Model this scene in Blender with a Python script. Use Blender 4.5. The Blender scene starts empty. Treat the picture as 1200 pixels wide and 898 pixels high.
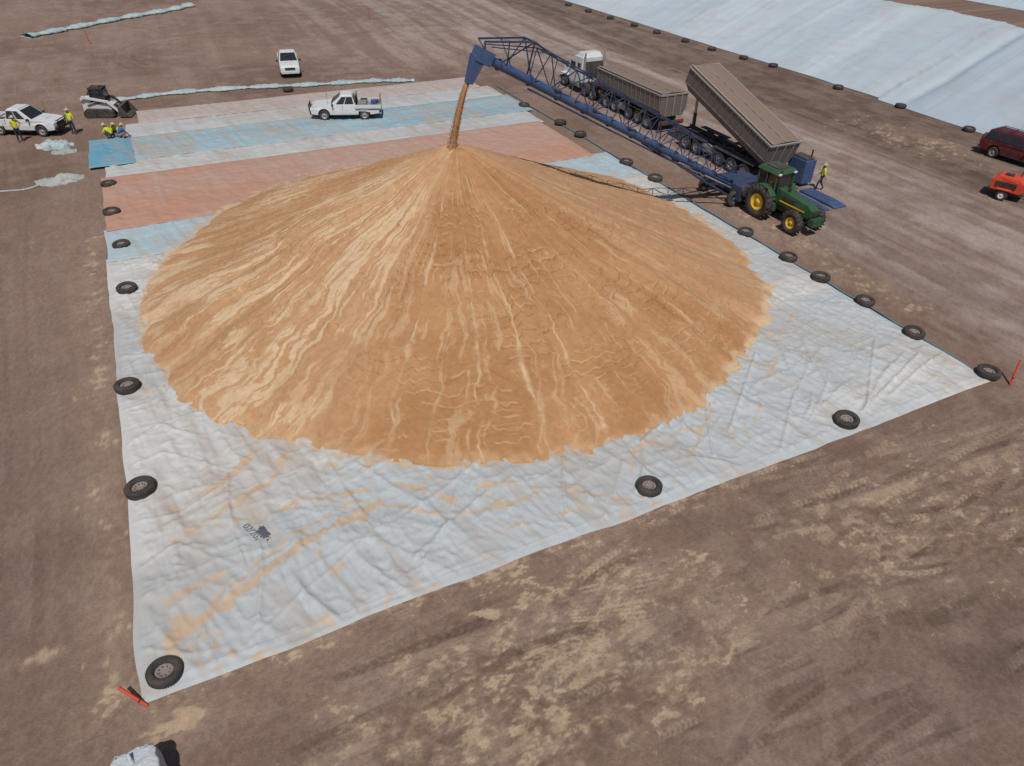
import bpy, math, random
import numpy as np
from mathutils import Vector, Matrix, Quaternion
random.seed(7)
sc=bpy.context.scene
D=bpy.data
def link(o): sc.collection.objects.link(o); return o

# ---------------------------------------------------------------- materials
class M:
    def __init__(s,name,rough=.8,spec=.3,metal=0):
        s.m=D.materials.new(name); s.m.use_nodes=True; s.nt=s.m.node_tree
        s.b=s.nt.nodes['Principled BSDF']; s.out=s.nt.nodes['Material Output']
        s.b.inputs['Roughness'].default_value=rough
        s.b.inputs['Specular IOR Level'].default_value=spec
        s.b.inputs['Metallic'].default_value=metal
        s._tc=None
    def put(s,inp,v):
        if isinstance(v,bpy.types.NodeSocket): s.nt.links.new(v,inp)
        else:
            if isinstance(v,(tuple,list)) and len(v)==3 and inp.type=='RGBA': v=(*v,1)
            inp.default_value=v
    def node(s,t,ins=None,**pr):
        n=s.nt.nodes.new(t)
        for k,v in pr.items(): setattr(n,k,v)
        for k,v in (ins or {}).items(): s.put(n.inputs[k],v)
        return n
    def co(s):
        if not s._tc: s._tc=s.node('ShaderNodeTexCoord')
        return s._tc.outputs['Object']
    def map(s,v,scale=(1,1,1),loc=(0,0,0),rot=(0,0,0)):
        return s.node('ShaderNodeMapping',{'Vector':v,'Scale':scale,'Location':loc,'Rotation':rot}).outputs[0]
    def noise(s,v,scale=1,detail=4,rough=.55,dist=0):
        return s.node('ShaderNodeTexNoise',{'Vector':v,'Scale':scale,'Detail':detail,'Roughness':rough,'Distortion':dist}).outputs[0]
    def attr(s,name,comp=None):
        a=s.node('ShaderNodeAttribute',attribute_name=name)
        if comp is None: return a.outputs['Vector']
        return s.node('ShaderNodeSeparateXYZ',{0:a.outputs['Vector']}).outputs[comp]
    def ma(s,op,a,b=0.0,clamp=False):
        return s.node('ShaderNodeMath',{0:a,1:b},operation=op,use_clamp=clamp).outputs[0]
    def rng(s,v,a,b,c=0.0,d=1.0):
        return s.node('ShaderNodeMapRange',{0:v,1:a,2:b,3:c,4:d},clamp=True).outputs[0]
    def mix(s,f,a,b,mode='MIX'):
        n=s.node('ShaderNodeMix',data_type='RGBA',blend_type=mode)
        s.put(n.inputs[0],f); s.put(n.inputs[6],a); s.put(n.inputs[7],b)
        return n.outputs[2]
    def bump(s,h,strength=.5,dist=.05):
        n=s.node('ShaderNodeBump',{'Height':h,'Strength':strength,'Distance':dist})
        s.nt.links.new(n.outputs[0],s.b.inputs['Normal'])
    def col(s,c): s.put(s.b.inputs['Base Color'],c)
_pc={}
DUST=(.20,.145,.115)
def paint(name,c,rough=.45,metal=0,dust=.35,spec=.4):
    if name in _pc: return _pc[name]
    m=M(name,rough,spec,metal)
    n=m.noise(m.co(),2.3,4,.6); n2=m.noise(m.co(),14,3,.7)
    f=m.ma('MULTIPLY',m.rng(n,.35,.75),dust)
    f=m.ma('ADD',f,m.ma('MULTIPLY',m.rng(n2,.5,.8),dust*.5),True)
    m.col(m.mix(f,c,DUST))
    m.put(m.b.inputs['Roughness'],m.rng(f,0,.6,rough,.9))
    _pc[name]=m.m; return m.m
WHITE=paint('white_paint',(.62,.63,.64),.3,0,.2)
BLACK=paint('black_plastic',(.022,.022,.024),.6,0,.25)
RUB=paint('rubber',(.026,.025,.026),.85,0,.35)
RIM=paint('steel_rim',(.35,.35,.35),.4,.5,.3)
GLASS=paint('dark_glass',(.015,.02,.025),.06,0,.08,.8)
RED=paint('maroon_paint',(.10,.012,.018),.25,0,.15)
ORANGE=paint('orange_red_paint',(.60,.06,.025),.45,0,.15)
BLUE=paint('navy_blue_steel',(.026,.050,.115),.5,.1,.22)
BLUE2=paint('bright_blue_steel',(.036,.090,.22),.5,.1,.3)
GREEN=paint('tractor_green',(.020,.085,.035),.35,0,.22)
YEL=paint('tractor_yellow',(.72,.47,.03),.45,0,.15)
GREY=paint('trailer_grey',(.155,.135,.125),.6,.1,.45)
GREYD=paint('chassis_grey',(.05,.05,.052),.7,.2,.5)
RAIL=paint('pale_rail',(.32,.30,.28),.5,.2,.3)
TOPT=paint('trailer_cover',(.21,.15,.115),.85,0,.5)
LAMPR=paint('tail_lamp',(.4,.01,.01),.3,0,.05)
LAMPW=paint('head_lamp',(.75,.78,.8),.15,0,.02)
SKIN=paint('skin',(.42,.22,.15),.6,0,0)
HIVIS=paint('hivis_yellow',(.58,.66,.03),.8,0,.05)
HIBL=paint('hivis_blue',(.03,.12,.33),.8,0,.05)
NAVY=paint('navy_cloth',(.02,.03,.07),.9,0,.1)
TAN=paint('tan_cloth',(.25,.18,.11),.9,0,.1)
BOOT=paint('boot_leather',(.06,.035,.02),.7,0,.3)
HATM=paint('straw_hat',(.45,.36,.22),.8,0,.1)
GRN=paint('loose_grain',(.38,.205,.095),.95,0,0)
ALU=paint('aluminium',(.38,.39,.40),.45,.5,.3)
CONC=paint('tyre_fill',(.24,.20,.18),.95,0,.4)

# ---------------------------------------------------------------- mesh builder
class MB:
    def __init__(s): s.v=[];s.f=[];s.mi=[];s.sm=[];s.mats=[]
    def idx(s,m):
        if m not in s.mats: s.mats.append(m)
        return s.mats.index(m)
    def add(s,vs,fs,mat,smooth=False):
        o=len(s.v); s.v+= [tuple(v) for v in vs]; k=s.idx(mat)
        for f in fs: s.f.append([i+o for i in f]); s.mi.append(k); s.sm.append(smooth)
    def box(s,c,size,mat,rot=None,taper=(1,1)):
        x,y,z=[q/2 for q in size]; P=[]
        for sz,t in ((-1,(1,1)),(1,taper)):
            for sx,sy in ((-1,-1),(1,-1),(1,1),(-1,1)): P.append(Vector((sx*x*t[0],sy*y*t[1],sz*z)))
        if rot is not None: P=[rot@p for p in P]
        P=[p+Vector(c) for p in P]
        s.add(P,[(0,3,2,1),(4,5,6,7),(0,1,5,4),(1,2,6,5),(2,3,7,6),(3,0,4,7)],mat)
    def cyl(s,p,q,r,mat,r2=None,n=12,caps=True):
        p=Vector(p);q=Vector(q);r2=r if r2 is None else r2
        d=(q-p).normalized(); a=d.orthogonal().normalized(); b=d.cross(a)
        P=[];
        for c,rr in ((p,r),(q,r2)):
            for i in range(n):
                t=2*math.pi*i/n; P.append(c+(a*math.cos(t)+b*math.sin(t))*rr)
        s.add(P,[(i,(i+1)%n,n+(i+1)%n,n+i) for i in range(n)],mat,n>6)
        if caps: s.add(P,[tuple(range(n-1,-1,-1)),tuple(range(n,2*n))],mat)
    def beam(s,p,q,w,mat): s.cyl(p,q,w*.55,mat,n=4)
    def lathe(s,c,axis,prof,mat,n=28,close=False):
        c=Vector(c); d=Vector(axis).normalized(); a=d.orthogonal().normalized(); b=d.cross(a); P=[]
        k=len(prof)
        for i in range(n):
            t=2*math.pi*i/n; u=a*math.cos(t)+b*math.sin(t)
            for r,h in prof: P.append(c+u*r+d*h)
        F=[]
        for i in range(n):
            for j in range(k if close else k-1):
                j2=(j+1)%k; i2=(i+1)%n
                F.append((i*k+j,i2*k+j,i2*k+j2,i*k+j2))
        s.add(P,F,mat,True)
    def prism(s,prof,w,mat,tap=lambda x,z:1.0,yc=0):
        n=len(prof); P=[(x,yc-w/2*tap(x,z),z) for x,z in prof]+[(x,yc+w/2*tap(x,z),z) for x,z in prof]
        F=[tuple(range(n)),tuple(range(2*n-1,n-1,-1))]+[((i+1)%n,i,n+i,n+(i+1)%n) for i in range(n)]
        s.add(P,F,mat)
    def panel(s,c4,u0,u1,v0,v1,mat,off=.008):
        bl,br,tr,tl=[Vector(c) for c in c4]
        n=(br-bl).cross(tl-bl).normalized()*off
        g=lambda u,v:(bl*(1-u)+br*u)*(1-v)+(tl*(1-u)+tr*u)*v+n
        s.add([g(u0,v0),g(u1,v0),g(u1,v1),g(u0,v1)],[(0,1,2,3)],mat)
    def wheel(s,c,R,w,rimr,rimmat,n=28,side=1):
        c=Vector(c); h=w/2
        s.lathe(c,(0,1,0),[(rimr,-h*.8),(R*.8,-h),(R*.95,-h*.9),(R,-h*.6),(R,h*.6),(R*.95,h*.9),(R*.8,h),(rimr,h*.8)],RUB,n,True)
        y=side*h*.55
        s.lathe(c+Vector((0,y,0)),(0,side,0),[(rimr*1.01,h*.25),(rimr*.85,h*.1),(rimr*.6,-h*.3),(rimr*.35,0),(rimr*.3,h*.2),(0.001,h*.2)],rimmat,n)
        s.lathe(c-Vector((0,y,0)),(0,-side,0),[(rimr*1.01,0),(0.001,-h*.1)],GREYD,n)
    def tread(s,c,R,w,n,mat,ang=.35):
        c=Vector(c)
        for i in range(n):
            for sd in (-1,1):
                t=2*math.pi*(i+(.5 if sd>0 else 0))/n
                rot=Matrix.Rotation(t,3,'Y')@Matrix.Rotation(sd*ang,3,'X')
                p=Vector((0,sd*w*.23,R)); p=Matrix.Rotation(t,3,'Y')@p
                s.box(c+p,(R*.09,w*.5,R*.08),mat,rot)
    def obj(s,name,parent=None,bevel=0):
        me=D.meshes.new(name); me.from_pydata(s.v,[],s.f)
        for m in s.mats: me.materials.append(m)
        me.polygons.foreach_set('material_index',s.mi); me.polygons.foreach_set('use_smooth',s.sm)
        me.update(); o=link(D.objects.new(name,me))
        if parent: o.parent=parent
        if bevel:
            b=o.modifiers.new('b','BEVEL'); b.width=bevel; b.segments=2; b.limit_method='ANGLE'; b.angle_limit=.6
        return o
def empty(name,loc,heading=0,scale=1):
    e=link(D.objects.new(name,None)); e.location=loc; e.rotation_euler=(0,0,heading); e.scale=(scale,)*3; e.empty_display_size=.2; return e

# ---------------------------------------------------------------- numpy noise
_T={}
def vn(x,y,seed=0):
    if seed not in _T: _T[seed]=np.random.default_rng(seed).random((256,256)).astype(np.float32)
    T=_T[seed]
    xi=np.floor(x).astype(np.int32); yi=np.floor(y).astype(np.int32); fx=(x-xi).astype(np.float32); fy=(y-yi).astype(np.float32)
    fx=fx*fx*(3-2*fx); fy=fy*fy*(3-2*fy)
    x0=xi&255;x1=(xi+1)&255;y0=yi&255;y1=(yi+1)&255
    a=T[x0,y0];b=T[x1,y0];c=T[x0,y1];d=T[x1,y1]
    return (a*(1-fx)+b*fx)*(1-fy)+(c*(1-fx)+d*fx)*fy
def fbm(x,y,seed=0,o=4,g=.5):
    s=0;a=1;t=0
    for i in range(o):
        c,sn=math.cos(.6*i),math.sin(.6*i); k=2**i
        s=s+a*vn((x*c-y*sn)*k+7.3*i,(x*sn+y*c)*k+3.7*i,seed+i); t+=a; a*=g
    return s/t
def afbm(x,y,seed=0,o=4,g=.5):   # keeps anisotropy (no rotation)
    s=0;a=1;t=0
    for i in range(o): s=s+a*vn(x*2**i+7.3*i,y*2**i+3.7*i,seed+i); t+=a; a*=g
    return s/t
def sst(a,b,x): t=np.clip((x-a)/(b-a),0,1); return t*t*(3-2*t)
def lerp(a,b,t):
    a=np.asarray(a,float); b=np.asarray(b,float); return a*(1-t[...,None])+b*t[...,None]
def gridmesh(name,X,Y,Z,mat,attrs=None):
    ny,nx=X.shape; co=np.stack([X,Y,Z],-1).reshape(-1,3).astype(np.float32)
    idx=np.arange(nx*ny).reshape(ny,nx)
    q=np.stack([idx[:-1,:-1],idx[:-1,1:],idx[1:,1:],idx[1:,:-1]],-1).reshape(-1,4)
    me=D.meshes.new(name); me.vertices.add(len(co)); me.vertices.foreach_set('co',co.ravel())
    me.loops.add(q.size); me.loops.foreach_set('vertex_index',q.ravel().astype(np.int32))
    me.polygons.add(len(q)); me.polygons.foreach_set('loop_start',np.arange(0,q.size,4,dtype=np.int32))
    me.polygons.foreach_set('loop_total',np.full(len(q),4,np.int32))
    me.polygons.foreach_set('use_smooth',np.ones(len(q),bool))
    me.update(calc_edges=True)
    for k,v in (attrs or {}).items():
        a=me.attributes.new(k,'FLOAT_VECTOR','POINT'); a.data.foreach_set('vector',(np.stack(v,-1) if isinstance(v,list) else v).reshape(-1,3).astype(np.float32).ravel())
    me.materials.append(mat); return link(D.objects.new(name,me))
def segdist(X,Y,pts):
    d=np.full(X.shape,1e9)
    for (x0,y0),(x1,y1) in zip(pts[:-1],pts[1:]):
        dx,dy=x1-x0,y1-y0; t=np.clip(((X-x0)*dx+(Y-y0)*dy)/(dx*dx+dy*dy),0,1)
        d=np.minimum(d,np.hypot(X-x0-t*dx,Y-y0-t*dy))
    return d
rg=lambda n,p:(1-np.abs(2*n-1))**p
def catmull(P,n=24):
    P=[Vector((*p,0)) for p in P]; P=[P[0]*2-P[1]]+P+[P[-1]*2-P[-2]]; out=[]
    for i in range(1,len(P)-2):
        for k in range(n):
            t=k/n; a,b,c,d=P[i-1:i+3]
            out.append(.5*((2*b)+(c-a)*t+(2*a-5*b+4*c-d)*t*t+(3*b-3*c+d-a)*t**3))
    out.append(P[-2]); return out

# ---------------------------------------------------------------- ground (one sheet, wheel marks and spilled grain stored per vertex)
def build_ground():
    xs=np.concatenate([[-900,-400,-200,-100,-60],np.arange(-40,-10,.25),np.arange(-10,26,.05),np.arange(26,75,.14),[80,90,110,150,250,500,900]])
    ys=np.concatenate([[-600,-200,-60,-20],np.arange(-5,1.5,.12),np.arange(1.5,13.2,.035),np.arange(13.2,62,.16),np.arange(62,130,.25),[135,150,180,250,400,800,1500]])
    X,Y=np.meshgrid(xs,ys); X=X.astype(np.float32); Y=Y.astype(np.float32)
    # --- wheel tracks
    pos=np.zeros_like(X); neg=np.zeros_like(X); gt=np.zeros_like(X)
    brk=fbm(X*.45+31,Y*.45+17,201,3); brk2=fbm(X*3+11,Y*3+5,205,3)
    def rib(pts,w,arr,amt,off=0,per=.2):
        c=catmull(pts,7); c=[(p.x,p.y) for p in c]
        q=[]
        for i,p in enumerate(c):
            a=c[max(i-1,0)];b=c[min(i+1,len(c)-1)]; l=math.hypot(b[0]-a[0],b[1]-a[1]); q.append((p[0]-(b[1]-a[1])/l*off,p[1]+(b[0]-a[0])/l*off))
        L=0
        for (x0,y0),(x1,y1) in zip(q[:-1],q[1:]):
            i0,i1=np.searchsorted(xs,[min(x0,x1)-w,max(x0,x1)+w]); j0,j1=np.searchsorted(ys,[min(y0,y1)-w,max(y0,y1)+w])
            dx,dy=x1-x0,y1-y0; ln=math.hypot(dx,dy)
            if i1>i0 and j1>j0:
                xx=X[j0:j1,i0:i1];yy=Y[j0:j1,i0:i1]
                t=((xx-x0)*dx+(yy-y0)*dy)/(ln*ln); d=np.abs((xx-x0)*dy-(yy-y0)*dx)/ln
                m=(1-sst(w*.38,w*.5,d))*(t>=-.01)*(t<=1.01)
                s=L+t*ln; tr=.45+.55*(np.sin(2*math.pi*(s/per+d/w*1.4))>-.1) if per else 1
                v=m*tr*amt*sst(.40,.60,brk[j0:j1,i0:i1]+.3*(brk2[j0:j1,i0:i1]-.5)+.04)
                arr[j0:j1,i0:i1]=np.maximum(arr[j0:j1,i0:i1],v)
            L+=ln
    def pair(pts,kind,w=.30,amt=.7,g=.85,per=.2):
        arr={0:gt,1:neg,2:pos}[kind]; rib(pts,w,arr,amt,g,per); rib(pts,w,arr,amt,-g,per)
    r=random.Random(3)
    for i in range(9):
        o=i*.22; rib([(4.6+o*.5,11.3-o*.4),(8+o*.3,10.7-o*.8),(11.5,10.0-o*.9)],.09,gt,.9,0,0)
    for i in range(28):
        y=r.uniform(3,11.3); k=r.uniform(-2.5,1.5)
        pair([(r.uniform(-6,2),y+k),(r.uniform(5,8),y+.5*k+r.uniform(-.6,.8)),(r.uniform(11,15),min(11.4,y+r.uniform(-1,1.5))),(r.uniform(20,26),y+r.uniform(-3,1.5)),(r.uniform(32,42),y+r.uniform(-4,2))],r.choice([0,1,1,2,2]),r.uniform(.22,.38),r.uniform(.4,.85),.85,r.choice([.16,.2,.26,0]))
    pair([(-1,8.2),(4,8.8),(9,10.4),(14,11.4),(20,11.2)],0,.3,.9); pair([(1,3),(5,6.5),(10,8.6),(15,8.8),(24,6)],0,.3,.8)
    pair([(12,2),(14,6),(18,9.6),(24,10.8),(34,11)],0,.35,.7,.9,.24); pair([(9,2),(11,5.2),(16,8),(24,8.6),(36,6)],2,.4,.7,.9,.24)
    for i in range(9):
        x=-5-i*.8+r.uniform(-.4,.4); pair([(x+r.uniform(-1,1),-2),(x,12),(x+r.uniform(-.5,.5),24),(x-r.uniform(0,1.5),40),(x-r.uniform(0,5),60),(x-r.uniform(3,8),85)],r.choice([1,2]),r.uniform(.25,.35),r.uniform(.2,.45))
    for i in range(6):
        y=67+i*7; pair([(-30,y+r.uniform(-8,8)),(-5,y+r.uniform(-2,4)),(14,y+r.uniform(-3,3)),(32,y+r.uniform(-6,6)),(42,y+r.uniform(-14,14))],r.choice([1,2]),.5,.3,.9,0)
    for i in range(6):
        cx,cy,rad=r.uniform(-10,25),r.uniform(72,95),r.uniform(5,12); a0=r.uniform(0,6)
        pair([(cx+rad*math.cos(a0+k*.5),cy+rad*math.sin(a0+k*.5)) for k in range(6)],r.choice([1,2]),.45,.4,.9,0)
    for i in range(24):
        x=30.5+i*1.2+r.uniform(-.5,.5); pair([(x+r.uniform(-1,3),-5),(x+r.uniform(-1,1.3),14),(x+r.uniform(-1,1),35),(x+r.uniform(-1,1),60),(x+r.uniform(-3,1),85),(x+r.uniform(-8,2),120)],r.choice([1,2,2]),r.uniform(.35,.6),r.uniform(.25,.55),.95,0)
    pair([(20,5),(29,10.5),(34,18),(35,30)],2,.35,.6); pair([(30,8),(33,9.5),(38,9),(46,14),(48,24)],1,.35,.6); pair([(26,6),(33,13),(44,17),(56,14)],2,.35,.5); pair([(31,12),(32,22),(38,30),(46,46)],1,.4,.5)
    # --- spilled grain
    wx=X+1.6*(fbm(X*.5,Y*.5,61,3)-.5); wy=Y+1.6*(fbm(X*.5+9,Y*.5+9,65,3)-.5)
    gn=.50*fbm(wx*1.1,wy*1.9,71,5,.62)+.50*fbm(X*4.2+Y*1.2,Y*6.5,81,3,.65)
    front=(Y<13.5)*sst(-5.5,-3.4,X)
    g=.40*np.exp(-np.maximum(0,12.5-Y)/1.0)*front*sst(24,13,X)
    g=np.maximum(g,.415*np.exp(-(np.abs(X-6.0)/7.0)**2.5-(np.abs(Y-8.8)/3.2)**2.5))
    g=np.maximum(g,.385*np.exp(-((X-1)/4.5)**2-((Y-6)/3.0)**2))
    g=np.maximum(g,.62*np.exp(-((X+3.1)/.9)**2-((Y-11.5)/.45)**2))
    g=np.maximum(g,.45*np.exp(-((X+6.4)/.9)**2-((Y-14.9)/.3)**2))
    g=np.maximum(g,.30*np.exp(-np.abs(X+4.5)/1.2)*(Y>12)*(Y<42))
    g=np.maximum(g,.31*np.exp(-((X-30.8)/1.6)**2)*sst(12,20,Y)*sst(36,30,Y))
    g=np.maximum(g,.28*np.exp(-((X-20)/8)**2-((Y-8)/4)**2))
    g=np.maximum(g,.33*np.exp(-((X-52)/4)**2-((Y-36)/8)**2))
    g=np.maximum(g,.36*np.exp(-((X-17.2)/1.1)**2-((Y-10.2)/.25)**2))
    gm=sst(-.02,.06,gn-(.80-g*.72))*.8
    dustg=.35*sst(.05,.40,g)*sst(.35,.6,gn)
    gm=np.maximum(gm,dustg)*(1-.65*neg)
    gm=np.maximum(gm,gt*(.25+.6*sst(.45,.6,brk2))*sst(.05,.30,g+.05))
    pos=np.maximum(pos,gt*.5)
    road=sst(30,35,X)*sst(50,45,X)*sst(-8,8,Y)
    road=np.maximum(road,.8*sst(60,78,Y)*sst(8,28,X)*sst(58,50,X))
    road=np.maximum(road,.22*sst(45,80,Y))
    dark=sst(46,50,X)*sst(75,56,X)*.75
    dark=np.maximum(dark,.55*np.exp(-((X-17)/6)**2-((Y-3.8)/2.2)**2))
    dark=np.maximum(dark,.35*sst(-3,-9,X)*sst(40,20,Y)+.2*sst(2,-10,X)*sst(11,7,Y))
    big=fbm(X*.11,Y*.11,101,4); med=fbm(X*.8,Y*.8,111,4)
    c=lerp((.182,.118,.090),(.250,.170,.132),sst(.3,.7,big))
    c=c*(1-.45*sst(.45,.75,med)[...,None])+np.array((.295,.21,.165))*(.45*sst(.45,.75,med)[...,None])
    st=afbm((X+2.5*fbm(Y*.05,X*0,7,2))*.9,Y*.05,121,4)
    rc=lerp((.235,.172,.150),(.385,.31,.278),sst(.33,.67,st*.7+med*.3))
    k=(road*(.65+.35*med))[...,None]; c=c*(1-k)+rc*k
    dc=lerp((.092,.068,.056),(.150,.112,.092),sst(.3,.7,med))
    k=(dark*(1-.4*sst(.4,.7,st)))[...,None]; c=c*(1-k)+dc*k
    c=c*(1-.36*neg[...,None]); c=c*(1-.42*pos[...,None])+np.array((.34,.255,.21))*(.42*pos[...,None])
    fn=fbm(X*9,Y*9,131,2)[...,None]; c=c*(.80+.4*fn)
    gc=lerp((.40,.285,.185),(.56,.43,.30),fbm(X*5,Y*5,141,2)); c=c*(1-gm[...,None])+gc*gm[...,None]
    m=M('bare_dirt',.95,.12); co=m.co(); n3=m.noise(co,13,3,.75)
    m.col(m.mix(m.rng(n3,.35,.75,0,.45),m.attr('tone'),m.mix(1,m.attr('tone'),(.5,.46,.43),'MULTIPLY')))
    m.bump(n3,.5,.05)
    Z=np.where((np.abs(X-8)<70)&(Y<130)&(Y>-5),-.014*neg-.008*pos+.008*gm+.02*(med-.5)*sst(13.0,11.5,Y),0)-.012
    gridmesh('ground',X,Y,Z,m.m,{'tone':c})
build_ground()

# ---------------------------------------------------------------- tarps
def tarpmat(name,c1,c2,dirt=(.38,.31,.25),dirtamt=.35,seam=3.66,bank=None):
    m=M(name,.65,.3); co=m.co(); sep=m.node('ShaderNodeSeparateXYZ',{0:co})
    at=m.node('ShaderNodeSeparateXYZ',{0:m.attr('grain')}); g,n1,n2=at.outputs
    n3=m.noise(co,6,4,.72)
    wv=m.ma('FRACT',m.ma('DIVIDE',sep.outputs[1],seam))
    c=m.mix(n1,c1,c2)
    sm=m.rng(m.ma('ABSOLUTE',m.ma('SUBTRACT',wv,.5)),.0,.012,1,0)
    c=m.mix(m.ma('MULTIPLY',sm,.4),c,m.mix(1,c,(.6,.62,.65),'MULTIPLY'))
    if bank is not None:
        c=m.mix(m.rng(sep.outputs[1],bank-.2,bank+.2,.8,0),c,m.mix(1,c,(.78,.82,.88),'MULTIPLY'))
    c=m.mix(m.ma('MULTIPLY',n2,dirtamt*1.5),c,dirt)
    c=m.mix(m.rng(n3,.42,.8,0,dirtamt*.8),c,dirt)
    c=m.mix(m.ma('MULTIPLY',g,.85),c,m.mix(n3,(.44,.31,.20),(.56,.42,.285)))
    m.col(c)
    m.bump(n3,.25,.03); return m.m
PC=(12.6,31.1)
def tarpattr(X,Y,g,seed):
    n1=sst(.42,.58,afbm(X*.03,Y*.33,seed+51,3))
    wx=X+.8*(fbm(X*.4,Y*.4,seed+57,2)-.5)
    n2=.5*sst(.42,.72,fbm(X*.25,Y*.25,seed+61,5,.6))+.65*sst(.50,.70,afbm(wx*1.8+Y*.5,Y*.3-X*.1,seed+71,5,.6))
    return [g,n1,np.clip(n2,0,1)]
def tarp(name,x0,x1,y0,y1,z,mat,res=.1,seed=1,edge=.14,main=False):
    nx=int((x1-x0)/res); ny=int((y1-y0)/res); X,Y=np.meshgrid(np.linspace(x0,x1,nx),np.linspace(y0,y1,ny))
    U=(X-x0)/(x1-x0); V=(Y-y0)/(y1-y0)
    w=.06*rg(afbm(X*.9+Y*.12,Y*.12,seed,3),8)+.045*rg(afbm(X*2.1+Y*.3,Y*.3+X*.2,seed+5,3),7)+.035*rg(afbm(X*.25+Y*.3,Y*1.2-X*.2,seed+9,3),8)+.05*rg(afbm(X*1.4+Y*1.1,Y*.9-X*.4,seed+3,3),6)
    w+=.045*(fbm(X*.8,Y*.8,seed+15,4)-.4)
    if main:
        w+=.10*rg(afbm((X+Y*.55)*.55,(Y-X*.3)*.10,seed+13,2),10)*sst(22,15,Y)
        w+=.030*rg(afbm((X+Y*.3)*3.2,(Y-X*.2)*.5,seed+17,3),5)*sst(24,14,Y)
        r=random.Random(4)
        for i in range(38):     # long drag folds
            xa=r.uniform(-3,26); ya=r.uniform(12.8,15.5); an=r.uniform(.25,1.6); l=r.uniform(1.5,6)
            pts=[(xa,ya),(xa+l*.5*math.cos(an)+r.uniform(-.2,.2),ya+l*.5*math.sin(an)),(xa+l*math.cos(an),ya+l*math.sin(an))]
            w+=r.uniform(.03,.075)*np.exp(-(segdist(X,Y,pts)/r.uniform(.045,.09))**2)
        for i in range(18):
            ya=r.uniform(13.5,37); xa=-3.75; pts=[(xa,ya),(xa+1.2,ya+r.uniform(-.8,.8)),(xa+2.6,ya+r.uniform(-1.5,1.5))]; w+=.045*np.exp(-(segdist(X,Y,pts)/.06)**2)
    ed=np.minimum(np.minimum(X-x0,x1-X),np.minimum(Y-y0,y1-Y)); w=w*sst(0,.5,ed)+.006*sst(.0,.3,ed)
    w+=.05*np.exp(-((ed-.12)/.07)**2)*vn(X*.7,Y*.7,seed+20)
    X2=X+edge*(2*fbm(Y*.35,Y*0+1,seed+31,3)-1)*8*(np.abs(U-.5)**3)*np.sign(U-.5)
    Y2=Y+edge*(2*fbm(X*.35,X*0+2,seed+41,4)-1)*8*(np.abs(V-.5)**3)*np.sign(V-.5)
    r=np.hypot(X-PC[0],Y-PC[1]); th=np.arctan2(Y-PC[1],X-PC[0])
    g=.50*np.exp(-np.maximum(0,r-15.3)/.45)
    g=np.maximum(g,.37*np.exp(-np.maximum(0,r-15.35)/1.5)*np.exp(-((th+1.0)/.9)**2))
    g=np.maximum(g,.29*np.exp(-np.maximum(0,r-15.35)/1.4))
    if main:
        WX=X+.4*(fbm(X*1.2,Y*1.2,77,3)-.5); WY=Y+.5*(fbm(X*1.1+5,Y*1.1,78,3)-.5)
        for pts,wd,a in (([(-3,13.9),(-1.6,14.6),(.8,15.6),(3.6,16.5)],.25,.74),([(-3.2,13.1),(-2.7,14.4)],.30,.66),([(-2.6,17.5),(0,18.7),(1.5,20)],.22,.5),([(-1.9,14.7),(.5,16.2),(2.6,16.7)],.09,.66),
            ([(-3,15.2),(-1.5,15.6)],.2,.58),([(3.4,16.6),(5.6,14.8),(6.4,14.6),(8.6,14.5)],.11,.66),([(4.4,17.0),(5.9,15.4)],.15,.64),([(7.2,15.6),(9.5,14.4),(11,13.2)],.07,.66),([(-.8,17.5),(1.5,17.6),(4.6,16.9)],.18,.46),
            ([(12,14.2),(14,15.9)],.10,.62),([(14.4,13.8),(17,16)],.08,.62),([(10,15.8),(9.5,13.2)],.06,.6),([(.2,17.6),(2.2,17.0),(4,16.6)],.10,.58),([(18,14.5),(21,17),(25,20)],.12,.48),([(5,13.6),(9,13.4),(12,13.0)],.10,.48),([(-2.5,18.8),(-.5,19.8),(.6,21)],.25,.45)):
            g=np.maximum(g,a*np.exp(-(segdist(WX,WY,pts)/wd)**2))
        g=np.maximum(g,.34*np.exp(-((X+2.2)/1.6)**2-((Y-13.7)/1.1)**2))
        g=np.maximum(g,.32*np.exp(-(Y-12.4)/.7))
        g=np.maximum(g,.24*np.exp(-((X-10)/14)**2-((Y-15)/2)**2))
    gn=.5*fbm(X*1.1+3,Y*1.8,seed+81,4,.6)+.5*fbm(X*5,Y*5,seed+85,3)
    gm=sst(-.02,.07,gn-(.80-g*.72))
    return gridmesh(name,X2,Y2,z+w,mat,{'grain':tarpattr(X,Y,gm,seed)})
T_MAIN=tarpmat('tarp_white',(.53,.53,.515),(.43,.465,.48),dirtamt=.42)
T_PB=tarpmat('tarp_pale_blue',(.36,.46,.50),(.40,.47,.50),dirtamt=.38)
T_OR=tarpmat('tarp_salmon',(.44,.235,.165),(.43,.26,.20),(.40,.30,.24),.5)
T_W=tarpmat('tarp_offwhite',(.46,.47,.465),(.42,.44,.45),dirtamt=.45)
T_B=tarpmat('tarp_blue',(.22,.37,.45),(.30,.42,.47),dirtamt=.5)
T_B2=tarpmat('tarp_strong_blue',(.08,.26,.40),(.12,.30,.42),dirtamt=.3)
T_P=tarpmat('tarp_pinkish',(.41,.40,.395),(.42,.36,.34),dirtamt=.55)
tarp('ground_tarp',-3.9,28.9,12.4,38.7,.008,T_MAIN,.058,1,main=True)
tarp('ground_tarp',-3.9,28.8,38.3,42.4,.05,T_PB,.12,21)
tarp('ground_tarp',-3.8,27.6,42.1,50.6,.10,T_OR,.12,31)
tarp('ground_tarp',-3.5,27.9,50.3,53.6,.05,T_W,.12,41)
tarp('ground_tarp',-1.9,28.5,53.3,58.3,.10,T_B,.12,51)
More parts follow.
